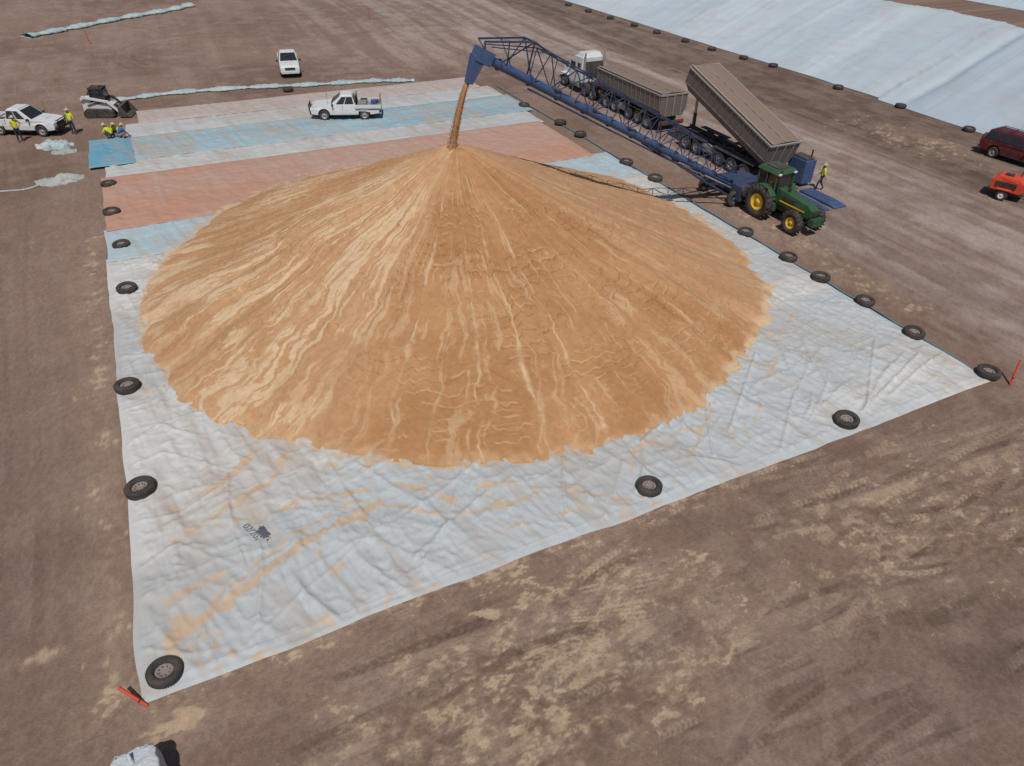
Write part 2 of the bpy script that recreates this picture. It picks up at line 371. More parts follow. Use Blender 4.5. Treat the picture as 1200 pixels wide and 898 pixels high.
tarp('ground_tarp',-4.4,-1.7,52.6,58.4,.16,T_B2,.1,61)
tarp('ground_tarp',-1.9,28.2,58.0,61.6,.05,T_W,.12,71)
tarp('ground_tarp',-1.0,27.4,61.3,64.8,.10,T_P,.12,81)
hem=MB(); r_=random.Random(2); pts=[Vector((28.95+r_.uniform(-.06,.06),y,.04+r_.uniform(0,.02))) for y in np.arange(12.5,62,.8)]
TEAL=paint('hem_teal',(.07,.19,.26),.8,0,.5)
for a,b in zip(pts[:-1],pts[1:]): hem.cyl(a,b,.045,TEAL,n=8,caps=False)
hem.obj('tarp_edge_roll')
def plainfabric(name,c1,c2,dirtamt=.45):
    m=M(name,.7,.25); n=m.noise(m.co(),.9,5,.65,.5); n3=m.noise(m.co(),5,4,.7)
    m.col(m.mix(m.rng(n3,.4,.75,0,dirtamt),m.mix(m.rng(n,.4,.6),c1,c2),(.33,.27,.22))); m.bump(n3,.6,.1); return m.m
def roll(name,pts,r,mat,seed):
    rr=random.Random(seed); c=catmull(pts,30); m=MB(); n=10; V=[]
    for i,p in enumerate(c):
        t=(c[min(i+1,len(c)-1)]-c[max(i-1,0)]).normalized(); nr=Vector((-t.y,t.x,0)); k=r*(1+.35*math.sin(i*.37+seed)+rr.uniform(-.25,.25)); k=max(k,.08)
        for j in range(n):
            a=2*math.pi*j/n; q=k*(1+rr.uniform(-.15,.15)); V.append(p+nr*math.cos(a)*q*1.5+Vector((0,0,max(.0,r*.3+math.sin(a)*q*.5))))
    F=[(i*n+j,i*n+(j+1)%n,(i+1)*n+(j+1)%n,(i+1)*n+j) for i in range(len(c)-1) for j in range(n)]
    m.add(V,F,mat,True); return m.obj(name)
T_R=plainfabric('tarp_roll',(.27,.42,.46),(.46,.50,.50))
roll('rolled_tarp',[(-2.4,68.6),(2,69.2),(8,68.7),(14,67.5),(19,66.8),(22.6,65.6)],.28,T_R,1)
roll('rolled_tarp',[(-9.8,97),(-5,100.5),(0,104.4),(5,107.5),(8.2,110.4)],.42,T_R,2)
T_G=plainfabric('net_grey',(.28,.33,.33),(.38,.39,.37))
def lump(name,c,s,h,mat,seed):
    n=46; X,Y=np.meshgrid(np.linspace(-1,1,n),np.linspace(-1,1,n)); r=np.hypot(X,Y*1.1)
    f=fbm(X*3+9,Y*3+9,seed,4); Z=h*np.clip(1-r**2+(f-.5)*1.2,0,1)**.6*(.4+f)-.03
    gridmesh(name,c[0]+X*s[0]*(1+.3*f),c[1]+Y*s[1]*(1+.3*f),Z,mat)
lump('folded_tarp',(-6.5,58.6),(1.0,.8),.4,T_R,4); lump('folded_tarp',(-6.0,57.0),(.7,.4),.2,T_G,5)
lump('folded_tarp',(-6.1,51.4),(1.2,.7),.3,T_G,6); roll('loose_rope_net',[(-9.5,50.9),(-8,50.7),(-7,51.4)],.06,T_G,4)

tx=D.curves.new('stencil','FONT'); tx.body='02/202'; tx.size=.32; tx.extrude=.001; to=link(D.objects.new('tarp_stencil_lettering',tx)); to.location=(-.66,17.25,.115); to.rotation_euler=(0,0,-1.2)
tx.materials.append(paint('faded_ink',(.16,.19,.23),.9,0,.3))
SPL=paint('dark_spill',(.07,.09,.125),.9,0,.25)
sp=MB(); rr=random.Random(5); V=[(0,0,.02)]; n=44
for i in range(n):
    a=2*math.pi*i/n; k=.16+.09*rr.random()+(.06 if i%7==0 else 0); V.append((k*math.cos(a),k*1.25*math.sin(a),0))
sp.add([(-.05+x,16.75+y,.115+z) for x,y,z in V],[(0,i+1,(i+1)%n+1) for i in range(n)],SPL)
for i in range(16): a=rr.uniform(0,6.28); k=rr.uniform(.15,.4); s=rr.uniform(.015,.04); sp.box((-.05+k*math.cos(a),16.75+k*math.sin(a),.105),(s,s*1.4,.02),SPL,Matrix.Rotation(a,3,'Z'))
sp.obj('dark_debris')

# ---------------------------------------------------------------- grain pile
def pile():
    nA,nR=2200,540; th=np.linspace(0,2*np.pi,nA); s=np.linspace(0,1,nR)**.9
    TH,S=np.meshgrid(th,s); ang=TH+np.pi/2
    cs,sn=np.cos(ang),np.sin(ang)
    CX,CY=S*15.4*cs,S*15.4*sn
    big=fbm(CX*.30+20,CY*.30+20,91,4)-.5; mid=fbm(CX*1.1+40,CY*1.1+40,95,4)-.5
    warp=(.17*big+.05*mid)*sst(0,.25,S)
    T=TH+warp
    def per(k0,k1,seed,p=0.5):
        r=np.random.default_rng(seed); f=0;t=0
        for k in range(k0,k1): a=k**-p; f=f+a*np.cos(k*T+r.random()*6.28); t+=a*a
        return f/np.sqrt(t)
    Rr=np.random.default_rng(3)
    R=15.42+0*TH
    for k in range(2,90): R=R+(.22/(k**.72))*np.cos(k*TH+Rr.random()*6.28)
    R=R+.45*np.exp(-((ang-(2*np.pi-.55))/.35)**2)
    r=S*R; H=6.28
    Z=H*(1-S)-.13*np.exp(-(r/.5)**2)-.20*np.sin(np.pi*S)
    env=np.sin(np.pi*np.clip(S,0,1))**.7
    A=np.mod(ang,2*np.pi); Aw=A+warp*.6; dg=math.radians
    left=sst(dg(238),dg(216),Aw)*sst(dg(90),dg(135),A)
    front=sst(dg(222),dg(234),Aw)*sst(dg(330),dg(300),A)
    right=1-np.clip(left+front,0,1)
    Z=Z+env*(.075*per(4,14,5)+.026*per(16,40,6)+.009*per(50,110,8))
    ridges=np.zeros_like(Z)
    world=[(-13.8,-7.6,.010,.9),(-11.5,-10.4,.008,.6),(-8.6,-12.9,.010,.8),(-5.3,-14.5,.006,.8),(-2.8,-15.1,.008,.85),(-.4,-15.2,.006,.8),(1.7,-15,.004,.5),(-6.9,-13.6,.004,.5),(7.6,-13.4,.006,.55),(-15,-3.4,.012,.7),(-15,0,.014,.7),(12.4,-9,.005,.35)]
    for j,(dx,dy,w,am) in enumerate(world):
        a0=math.atan2(dy,dx)%(2*math.pi)
        off=.09*(fbm(S*5+j*9,S*0+j,3+j,5,.6)-.5)
        d=np.abs((A-a0+.40*warp+off+np.pi)%(2*np.pi)-np.pi)
        wd=w*(.40+1.4*vn(S*20+j*5,S*0+j,9)**2)
        ridges=np.maximum(ridges,am*np.exp(-(d/wd)**2)*sst(0,.12,S)*(.25+.75*sst(.25,.5,fbm(S*9+j*3,S*0+j*2,33,2)+.1)))
    Z=Z+env*.05*ridges
    # slump scarps: wavy terraces stepping down the slope
    q=1.9*r+1.9*fbm(CX*.45+3,CY*.45+3,131,3,.5)+1.5*afbm(T*17,r*.22,141,3)+.5*afbm(T*60,r*.5,145,2)
    q2=3.7*r+2.2*fbm(CX*.7+13,CY*.7+7,151,3,.5)+2.0*afbm(T*26,r*.35,161,3)+.6*afbm(T*90,r*.8,165,2)
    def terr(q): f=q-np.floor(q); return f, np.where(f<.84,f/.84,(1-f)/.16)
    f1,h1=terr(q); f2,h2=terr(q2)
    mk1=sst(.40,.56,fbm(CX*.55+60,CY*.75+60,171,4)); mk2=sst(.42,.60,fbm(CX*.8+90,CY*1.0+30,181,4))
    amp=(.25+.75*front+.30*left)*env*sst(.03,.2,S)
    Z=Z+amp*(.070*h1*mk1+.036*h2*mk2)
    gul=afbm(T*42,r*.35,191,4,.6); Z=Z+.07*(gul-.5)*env*sst(0,.4,S)*(.6+.6*left)
    Z=Z+.06*mid*env+.028*(fbm(CX*4,CY*4,195,3)-.5)*sst(0,.1,S)
    Z=np.maximum(Z,.05*sst(1.0,.996,S))*sst(1.0,.996,S)
    Z=np.where(S>.9995,-.02,Z+.03)
    X=PC[0]+r*cs; Y=PC[1]+r*sn
    tone=fbm(CX*.22+5,CY*.22+5,211,4)
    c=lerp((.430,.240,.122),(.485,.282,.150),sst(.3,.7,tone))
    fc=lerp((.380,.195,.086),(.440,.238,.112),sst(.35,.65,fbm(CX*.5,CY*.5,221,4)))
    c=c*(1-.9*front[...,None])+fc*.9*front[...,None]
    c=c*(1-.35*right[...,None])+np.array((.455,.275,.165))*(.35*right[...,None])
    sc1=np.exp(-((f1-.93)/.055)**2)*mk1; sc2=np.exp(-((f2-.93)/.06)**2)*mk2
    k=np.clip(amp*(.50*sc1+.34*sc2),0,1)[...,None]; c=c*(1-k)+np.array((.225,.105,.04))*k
    lip=np.clip((np.exp(-((f1-.80)/.06)**2)*mk1+.7*np.exp(-((f2-.80)/.07)**2)*mk2)*sst(.45,.62,fbm(CX*1.5,CY*1.5,231,3)),0,1)*.45
    cream=np.array((.60,.435,.275))
    stream=afbm(T*30,r*.22,241,5,.62); str2=afbm(T*85,r*.40,251,4,.6); blot=fbm(CX*1.3+2*mid,CY*1.3,261,5,.62)
    m1=.28*blot+.40*stream+.32*str2
    lc=left*np.clip(.85*sst(.505,.55,m1)+.25*sst(.5,.62,str2),0,1)*(.35+.65*sst(.38,.52,tone))
    rc=right*.28*sst(.52,.62,blot*.5+str2*.5)
    fcR=front*.40*sst(.555,.61,m1)
    rd=np.clip(ridges*(.35+.9*sst(.40,.60,blot)),0,1)*.85
    e=sst(.955,.985,S+.035*(blot-.5))*(.35+.65*sst(dg(275),dg(300),A)*sst(dg(350),dg(330),A))*(.3+.7*sst(.40,.55,blot))
    rim=sst(.990,.997,S)*.55
    k=np.clip(np.maximum.reduce([lc,rc,fcR,rd,lip*(front+.5*left+.2*right),e,rim]),0,.92)[...,None]
    c=c*(1-k)+cream*k
    c=c*(.88+.24*fbm(CX*6,CY*6,271,2))[...,None]
    m=M('wheat_grain',.95,.06); fine=m.noise(m.co(),36,2,.8)
    m.col(m.mix(m.rng(fine,.3,.75,0,.30),m.attr('tone'),m.mix(1,m.attr('tone'),(.62,.57,.52),'MULTIPLY'))); m.bump(fine,.35,.02)
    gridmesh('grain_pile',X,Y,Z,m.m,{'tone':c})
pile()

# ---------------------------------------------------------------- tyre weights
def tyre_mesh():
    b=MB(); R=.46; h=.14
    b.lathe((0,0,h),(0,0,1),[(.26,-.12),(.32,-h),(.41,-h),(R-.015,-.10),(R,-.05),(R,.05),(R-.015,.10),(.41,h),(.32,h),(.26,.11),(.245,.0)],RUB,44,True)
    for rr in (.38,.30): b.lathe((0,0,h),(0,0,1),[(rr+.015,h-.012),(rr,h+.010),(rr-.015,h-.012)],RUB,44)
    for i in range(44):
        t=2*math.pi*i/44; b.box((R*math.cos(t),R*math.sin(t),h),(.014,.035,.17),RUB,Matrix.Rotation(t,3,'Z'))
    b.lathe((0,0,h),(0,0,1),[(.255,.02),(.23,.05),(.18,.04),(.12,.0),(.001,.01)],CONC,30)
    for i in range(8):
        t=2*math.pi*i/8; b.cyl((.15*math.cos(t),.15*math.sin(t),h),(.15*math.cos(t),.15*math.sin(t),h+.05),.018,GREYD,n=6)
    me=D.meshes.new('truck_tyre'); me.from_pydata(b.v,[],b.f)
    for m in b.mats: me.materials.append(m)
    me.polygons.foreach_set('material_index',b.mi); me.polygons.foreach_set('use_smooth',b.sm); me.update(); return me
TM=tyre_mesh()
def tyre(x,y,z=.03,s=1):
    o=link(D.objects.new('truck_tyre',TM)); o.location=(x,y,z); o.rotation_euler=(random.uniform(-.06,.06),random.uniform(-.06,.06),random.uniform(0,6)); o.scale=(s,s,s)
for x,y in [(-3.4,49.2),(-3.4,44.6),(-3.1,39.9),(-3.1,34.8),(-3.5,26.5),(-3.4,20.3),(-3.3,12.95),(12.1,13.2),(21.1,12.95),(29.1,12.7),(28.8,16.2),(29,19.2),(28.8,21.9),(28.9,24.3),(28.9,27.7),(28.9,36.6),(28.8,39.9),(28.9,46.3),(28.9,49.4),(28.3,54.6),(11.3,66.5)]:
    tyre(x,y,.05,random.uniform(.94,1.06))
for i,(x,y) in enumerate([(59,35.5),(59.2,42.3),(58.7,48.9),(58.8,57.7),(58.2,61.5),(57.6,66),(57.4,70.5),(57.0,75.5),(56.8,80),(56.5,85),(56.2,90),(56,95),(55.7,101)]): tyre(x-.3,y,.02,1.0)

# ---------------------------------------------------------------- covered grain bunkers
T_BK=tarpmat('bunker_cover',(.46,.52,.56),(.41,.48,.53),(.38,.38,.38),.28,seam=7.3,bank=42.5)
def bunker(name,x0,x1,y0,y1,h,seed):
    X,Y=np.meshgrid(np.linspace(0,1,150),np.arange(y0,y1,.4)); W=x1-x0; xw=X*W
    p=1-np.abs(2*X-1); e=sst(y0,y0+12,Y)*sst(y1,y1-12,Y)
    Z=h*(np.minimum(p*1.02,1)-.06*np.exp(-((p-1)/.06)**2))*e
    Z=Z+sst(0,.1,p)*(.5*(fbm(xw*.12,Y*.13,seed,3)-.5)+.10*rg(afbm(xw*.1,Y*1.1,seed+2,3),7)+.12*rg(afbm(xw*.9,Y*.1,seed+4,3),8)+.12*(fbm(xw*.6,Y*.6,seed+6,4)-.5))
    Z=Z-.30*sst(.0,.2,p)*np.exp(-((Y-42.5-.5*(fbm(xw*.2,Y*0,5)-.5))/.5)**2)
    ed=(Y-60)*-.05
    gridmesh(name,x0+xw+np.where(Y>45,ed*.9,0)*(1-X)+.35*(fbm(Y*.3,Y*0,seed+7,3)-.5),Y,Z+.02,T_BK,{'grain':tarpattr(xw,Y,0*X,seed)})
bunker('covered_grain_bunker',59,87,8,190,5.4,3)
bunker('covered_grain_bunker',118,150,0,200,5.4,9)

# ---------------------------------------------------------------- vehicles
def arcs(wheels,zb,r):
    out=[]
    for wx in wheels:
        out.append((wx-r,zb))
        for k in range(1,8): a=math.pi-math.pi*k/8; out.append((wx+r*math.cos(a),zb+r*math.sin(a)))
        out.append((wx+r,zb))
    return out
def car(name,loc,head,kind='ute',col=WHITE,bull=False,tray='tub'):
    e=empty(name,loc,head); b=MB(); g=MB(); w=MB()
    W=1.84; fx=2.62; rx=-2.62; wf,wr=1.62,-1.45; zb=.42
    tap=lambda x,z:(1-.06*max(0,z-.75)/.4)*(1-.10*max(0,x-2.1)/.5)
    bot=[(rx+.05,zb+.08)]+arcs([wr,wf],zb,.46)+[(fx-.05,zb+.05)]
    top=[(fx,.7),(fx-.03,.92),(fx-.25,1.05),(1.15,1.16)]
    if kind=='ute': top+=[(-.82,1.14),(-.84,.74),(rx,.74)]
    else: top+=[(-2.5,1.14),(rx,1.0)]
    b.prism(bot+top,W,col,tap)
    if kind=='ute': c0,c1,t0,t1,zt=(-.8,1.12,-.62,.30,1.76)
    else: c0,c1,t0,t1,zt=(-2.5,1.12,-2.25,.35,1.82)
    yb,yt=.86,.70; zb2=1.12
    P={'bfl':(c1,yb,zb2),'bfr':(c1,-yb,zb2),'brl':(c0,yb,zb2),'brr':(c0,-yb,zb2),'tfl':(t1,yt,zt),'tfr':(t1,-yt,zt),'trl':(t0,yt,zt),'trr':(t0,-yt,zt)}
    o=[P[k] for k in ('bfl','bfr','brr','brl','tfl','tfr','trr','trl')]
    b.add(o,[(0,3,2,1),(4,5,6,7),(0,1,5,4),(1,2,6,5),(2,3,7,6),(3,0,4,7)],col)
    b.box(((t0+t1)/2,0,zt+.03),(t1-t0-.1,yt*1.9,.06),col,taper=(.93,.9))
    g.panel([P['bfr'],P['bfl'],P['tfl'],P['tfr']],.05,.95,.08,.93,GLASS,.02)
    g.panel([P['brl'],P['brr'],P['trr'],P['trl']],.08,.92,.2,.88,GLASS,.02)
    cuts=[(.05,.44),(.48,.80)] if kind=='ute' else [(.03,.26),(.29,.56),(.59,.84)]
    for u0,u1 in cuts:
        g.panel([P['brr'],P['bfr'],P['tfr'],P['trr']],u0,u1,.12,.9,GLASS,.02)
        g.panel([P['bfl'],P['brl'],P['trl'],P['tfl']],1-u1,1-u0,.12,.9,GLASS,.02)
    for x in ((.18,-.8) if kind=='ute' else (.2,-.75)):
        for sy in (-1,1): g.box((x,sy*.915,.85),(.015,.012,.5),BLACK)
    for sy in (-1,1):
        g.box((fx-.1,sy*.66,.86),(.16,.34,.16),LAMPW); g.box((rx+.0,sy*.82,.95),(.05,.14,.28),LAMPR)
        g.box((.92,sy*1.02,1.18),(.12,.2,.16),BLACK); g.box((0,sy*.90,.40),(1.9,.12,.06),BLACK)
    g.box((fx+.0,0,.82),(.06,.9,.2),BLACK); g.box((fx+.02,0,.52),(.12,1.6,.2),BLACK if bull else col); g.box((rx-.06,0,.5),(.14,1.7,.16),ALU)
    g.box((0,0,.38),(4.4,1.3,.16),GREYD); g.box((1.6,0,1.115),(.5,.7,.04),col)
    if bull:
        for z in (.75,.95,1.1): g.cyl((fx+.14,-.7,z),(fx+.14,.7,z),.035,BLACK,n=8)
        for sy in (-.45,.45): g.cyl((fx+.12,sy,.5),(fx+.14,sy,1.12),.035,BLACK,n=8)
    if kind=='ute':
        if tray=='tub':
            for sy in (-1,1): b.box((-1.73,sy*.86,.94),(1.78,.10,.42),col)
            b.box((rx+.05,0,.94),(.10,1.62,.42),col); g.box((-1.72,0,.76),(1.66,1.6,.03),BLACK)
            for x in (-.95,-1.4): g.cyl((x,-.8,1.2),(x,.8,1.2),.03,BLACK,n=8)
        else:
            g.box((-1.78,0,.86),(2.0,1.94,.08),ALU)
            for sy in (-1,1): b.box((-1.78,sy*.95,1.03),(1.96,.035,.26),WHITE)
            b.box((-2.77,0,1.03),(.035,1.9,.26),WHITE)
            for y in np.linspace(-.85,.85,6): g.cyl((-.86,y,.9),(-.86,y,1.72),.02,BLACK,n=6)
            for z in (1.2,1.45,1.72): g.cyl((-.86,-.9,z),(-.86,.9,z),.025,BLACK,n=6)
            g.box((-1.35,.35,1.08),(.6,.9,.36),ALU); g.box((-1.4,-.55,1.05),(.5,.5,.3),BLACK); g.cyl((-2.2,.1,.92),(-2.2,.1,1.3),.22,paint('blue_drum',(.03,.1,.3)),n=16); g.box((-2.3,-.6,1.0),(.5,.4,.2),RED)
            for sy in(-.6,.6): g.cyl((-2.7,sy,.9),(-2.7,sy,1.6),.02,BLACK,n=6)
            g.cyl((-2.7,-.6,1.6),(-2.7,.6,1.6),.02,BLACK,n=6)
    else:
        for sy in (-.55,.55): g.cyl((-2.0,sy,zt+.12),(.1,sy,zt+.12),.025,BLACK,n=6)
        for x in (-1.9,-1.0,-.1): g.cyl((x,-.58,zt+.11),(x,.58,zt+.11),.025,BLACK,n=6)
        w.lathe((rx-.12,0,.95),(-1,0,0),[(.22,-.1),(.36,-.1),(.38,0),(.36,.1),(.22,.1),(.001,.08)],RUB,24)
    g.cyl((1.3,.75,1.1),(1.25,.78,2.1),.012,BLACK,n=5)
    for x in (wf,wr):
        for sy in (-1,1): w.wheel((x,sy*.80,.38),.385,.25,.23,RIM,24,sy)
    b.obj('body',e,.035); g.obj('fittings',e,.006); w.obj('wheels',e)
    return e
car('utility_vehicle',(-8.3,62.6,0),math.atan2(-.47,.88),'ute',WHITE,True)
car('utility_vehicle',(12.9,73.2,0),math.atan2(-1,-.16),'ute',WHITE,False)
car('utility_vehicle',(13.9,57.1,.14),math.atan2(.33,-.94),'ute',WHITE,True,'flat')
car('four_wheel_drive_wagon',(55.6,29.3,0),math.atan2(-1,.1),'wagon',RED,True)

def tractor():
    e=empty('farm_tractor',(32.2,29.5,0),math.atan2(-1,.03)); b=MB(); g=MB(); w=MB()
    b.prism([(.55,1.05),(3.15,.95),(3.3,1.1),(3.28,1.45),(3.0,1.62),(.55,1.88)],.72,GREEN,lambda x,z:1-.14*(z>1.4)-.06*(x>2.9))
    b.box((3.31,0,1.25),(.04,.46,.3),BLACK); g.box((1.7,0,.85),(3.0,.5,.4),GREYD); g.box((0,0,.95),(1.0,.8,.6),GREYD)
    for sy in (-1,1):
        b.box((1.9,sy*.365,1.24),(1.9,.02,.09),YEL); g.box((1.6,sy*.35,1.5),(.9,.03,.2),BLACK)
        pr=[(-.95,1.1)]+[(1.05*math.cos(a),.95+1.05*math.sin(a)) for a in np.linspace(math.pi*.95,math.pi*.2,9)]+[(.80,1.2)]
        pr2=[(x*.95,z-.06) for x,z in pr[::-1]]
        b.prism(pr+pr2,.42,GREEN,yc=sy*.86)
    for x,y in ((.66,.72),(.66,-.72),(-.78,.72),(-.78,-.72),(-.1,.75),(-.1,-.75)):
        b.cyl((x,y,1.2),(x*.92,y*.93,2.72),.05,GREEN if abs(x)>.2 else BLACK,n=8)
    g.box((-.06,0,1.98),(1.34,1.36,1.40),GLASS,taper=(.93,.93)); b.box((-.06,0,1.22),(1.5,1.5,.12),GREEN)
    b.box((-.08,0,2.80),(1.65,1.55,.2),GREEN,taper=(.85,.85)); b.box((-.08,0,2.935),(.9,.9,.07),GREYD)
    for sy in(-.6,.6): g.box((.76,sy,2.74),(.06,.2,.1),LAMPW)
    g.cyl((.72,-.48,1.7),(.72,-.48,2.95),.06,BLACK,n=10); g.cyl((1.2,.0,1.78),(1.2,.0,2.0),.1,BLACK,n=10)
    for i in range(8): g.box((3.52,-.35+i*.1,.85),(.35,.08,.42),GREEN)
    for sy in(-1,1):
        for z in(.45,.75,1.05): g.box((.75,sy*.85,z),(.3,.25,.04),BLACK)
        g.box((.5,sy*.62,.8),(.7,.4,.45),GREEN); g.cyl((.7,sy*.7,2.4),(.7,sy*1.15,2.4),.015,BLACK,n=5); g.box((.7,sy*1.2,2.3),(.05,.16,.3),BLACK)
    g.cyl((0,-.9,.95),(0,.9,.95),.12,GREYD); g.cyl((2.65,-.8,.66),(2.65,.8,.66),.09,GREYD)
    for sy in(-1,1):
        w.wheel((0,sy*.98,.95),.95,.50,.48,YEL,36,sy); w.tread((0,sy*.98,.95),.95,.50,20,RUB)
        w.wheel((2.65,sy*.90,.66),.66,.40,.32,YEL,32,sy); w.tread((2.65,sy*.90,.66),.66,.40,18,RUB)
    g.cyl((-.5,0,.6),(-1.6,0,.55),.06,GREYD); g.beam((-.5,.3,.6),(-1.5,.1,.5),.06,GREYD)
    b.obj('bodywork',e,.03); g.obj('fittings',e,.008); w.obj('wheels',e)
tractor()

def tub(b,L,W,h,mat,ribs=14):
    bt=.78
    sec=lambda x,f:[(x,-W/2*bt,0),(x,-W/2,.35*h*f),(x,-W/2,h),(x,W/2,h),(x,W/2,.35*h*f),(x,W/2*bt,0)]
    V=sec(0,1)+sec(L,1); n=6
    V[6]=(L-.3,-W/2*bt,0); V[11]=(L-.3,W/2*bt,0)
    F=[(i,(i+1)%n,n+(i+1)%n,n+i) for i in range(n)]+[tuple(range(n-1,-1,-1)),tuple(range(n,2*n))]
    b.add(V,F,mat)
    for i in range(ribs+1):
        x=.12+(L-.24)*i/ribs
        for sy in(-1,1): b.box((x,sy*(W/2+.03),h*.66),(.07,.07,h*.66),mat)
    for sy in(-1,1):
        b.box((L/2,sy*(W/2+.02),h-.02),(L+.1,.10,.10),RAIL); b.box((L/2,sy*(W/2+.015),h*.34),(L,.05,.07),GREY)
    b.box((0,0,h-.02),(.12,W,.12),RAIL); b.box((L,0,h-.02),(.12,W,.12),RAIL)
    for y in(-.7,0,.7): b.box((-.04,y,h*.5),(.06,.08,h*.9),RAIL)
    n=22; V=[];F=[]
    for i in range(n+1):
        x=.05+(L-.1)*i/n; hh=.10+.04*(i%2)+random.uniform(-.02,.02)
        for j in range(7):
            t=j/6; V.append((x,-W/2+.06+(W-.12)*t,h+.03+hh*math.sin(math.pi*t)))
    for i in range(n):
        for j in range(6): F.append((i*7+j,(i+1)*7+j,(i+1)*7+j+1,i*7+j+1))
    b.add(V,F,TOPT,True)
    b.cyl((0,W/2-.12,h+.12),(L,W/2-.12,h+.12),.06,RAIL,n=8)
    b.cyl((0,.1,h+.16),(L,.1,h+.16),.03,RAIL,n=6)
def trailer(loc,head,tip=0,L=9.3):
    e=empty('tipper_trailer',loc,head); c=MB(); w=MB(); t=MB()
    for sy in(-.45,.45): c.box((L/2,sy,1.02),(L,.12,.26),GREYD)
    for x in np.linspace(.3,L-.3,7): c.box((x,0,1.02),(.1,.9,.16),GREYD)
    for x in (1.4,2.7,4.0):
        c.cyl((x,-1,.52),(x,1,.52),.07,GREYD)
        for sy in(-1,1): w.wheel((x,sy*1.0,.52),.52,.46,.28,RIM,26,sy)
    for x in (L-1.6,L-2.9) :
        for sy in(-1,1): w.wheel((x,sy*1.0,.52),.52,.46,.28,RIM,26,sy)
    for sy in(-1,1):
        c.box((2.7,sy*1.0,1.12),(4.2,.5,.05),BLACK); c.box((L*.57,sy*.95,.75),(1.2,.35,.5),ALU); c.cyl((L-4,sy*.85,.7),(L-4.8,sy*.85,.7),.22,ALU,n=14)
        c.box((L-2.25,sy*1.0,1.12),(2.9,.5,.05),BLACK)
    c.box((-.1,0,.75),(.12,2.3,.3),GREYD)
    for sy in(-.9,.9): c.box((-.17,sy,.78),(.04,.3,.14),LAMPR)
    c.beam((L,0,.95),(L+1.4,0,.85),.14,GREYD)
    tub(t,L,2.5,1.62,GREY)
    o=t.obj('tub',e,.012); o.location=(-.1,0,1.22); o.rotation_euler=(0,-tip,0)
    if tip:
        p=Vector((L-.9,0,1.1)); q=Vector((-.1+(L-.3)*math.cos(tip),0,1.3+(L-.3)*math.sin(tip)))
        c.cyl(p,p.lerp(q,.4),.13,GREYD); c.cyl(p.lerp(q,.4),p.lerp(q,.72),.10,ALU); c.cyl(p.lerp(q,.7),q,.07,RAIL)
    c.obj('chassis',e,.01); w.obj('wheels',e)
trailer((35.75,33.2,0),math.pi/2,math.radians(17),9.4)
trailer((35.85,44.6,0),math.pi/2,0,9.0)
def prime():
    e=empty('prime_mover_truck',(35.9,54.0,0),math.pi/2); b=MB(); g=MB(); w=MB()
    for sy in(-.42,.42): g.box((2.6,sy,.95),(6.4,.12,.25),GREYD)
    for x in(.3,1.6):
        for sy in(-1,1): w.wheel((x,sy*.98,.52),.52,.5,.28,RIM,26,sy)
    for sy in(-1,1): w.wheel((5.3,sy*1.0,.52),.52,.32,.28,RIM,26,sy)
    b.prism([(2.3,.9),(4.35,.9),(4.4,1.7),(4.05,2.75),(3.7,2.95),(2.3,3.0)],2.35,WHITE,lambda x,z:1-.08*(z>2))
    b.prism([(4.35,.75),(5.95,.75),(6.05,1.5),(5.8,1.78),(4.38,1.95)],1.7,WHITE,lambda x,z:1-.1*(z>1.4))
    for sy in(-1,1):
        b.box((5.3,sy*.98,1.12),(1.3,.5,.1),WHITE,taper=(.7,1)); g.box((3.75,sy*1.17,2.15),(.75,.03,.6),GLASS); g.box((2.8,sy*1.13,2.3),(.5,.03,.35),GLASS)
        g.cyl((2.15,sy*.95,1.0),(2.15,sy*.95,3.4),.09,ALU,n=12); g.cyl((2.6,sy*.98,.75),(4.0,sy*.98,.75),.3,ALU,n=18); g.box((4.4,sy*1.38,2.1),(.1,.18,.5),BLACK)
    g.panel([(4.42,-1.0,1.85),(4.42,1.0,1.85),(4.08,.95,2.7),(4.08,-.95,2.7)],.03,.97,.05,.95,GLASS,.03)
    b.box((3.0,0,3.12),(1.3,1.9,.35),WHITE,taper=(.6,.85)); g.box((6.05,0,1.2),(.08,1.2,.75),ALU); g.box((6.15,0,.65),(.2,2.3,.3),ALU)
    for z in (.9,1.2,1.5): g.cyl((6.3,-.9,z),(6.3,.9,z),.04,ALU,n=8)
    g.cyl((1.0,0,1.12),(1.0,0,1.2),.45,GREYD,n=20)
    g.box((2.27,0,2.2),(.04,1.9,.9),GREYD); g.box((2.27,0,1.5),(.05,1.2,.4),BLACK)
    b.obj('cab',e,.05); g.obj('fittings',e,.01); w.obj('wheels',e)
prime()

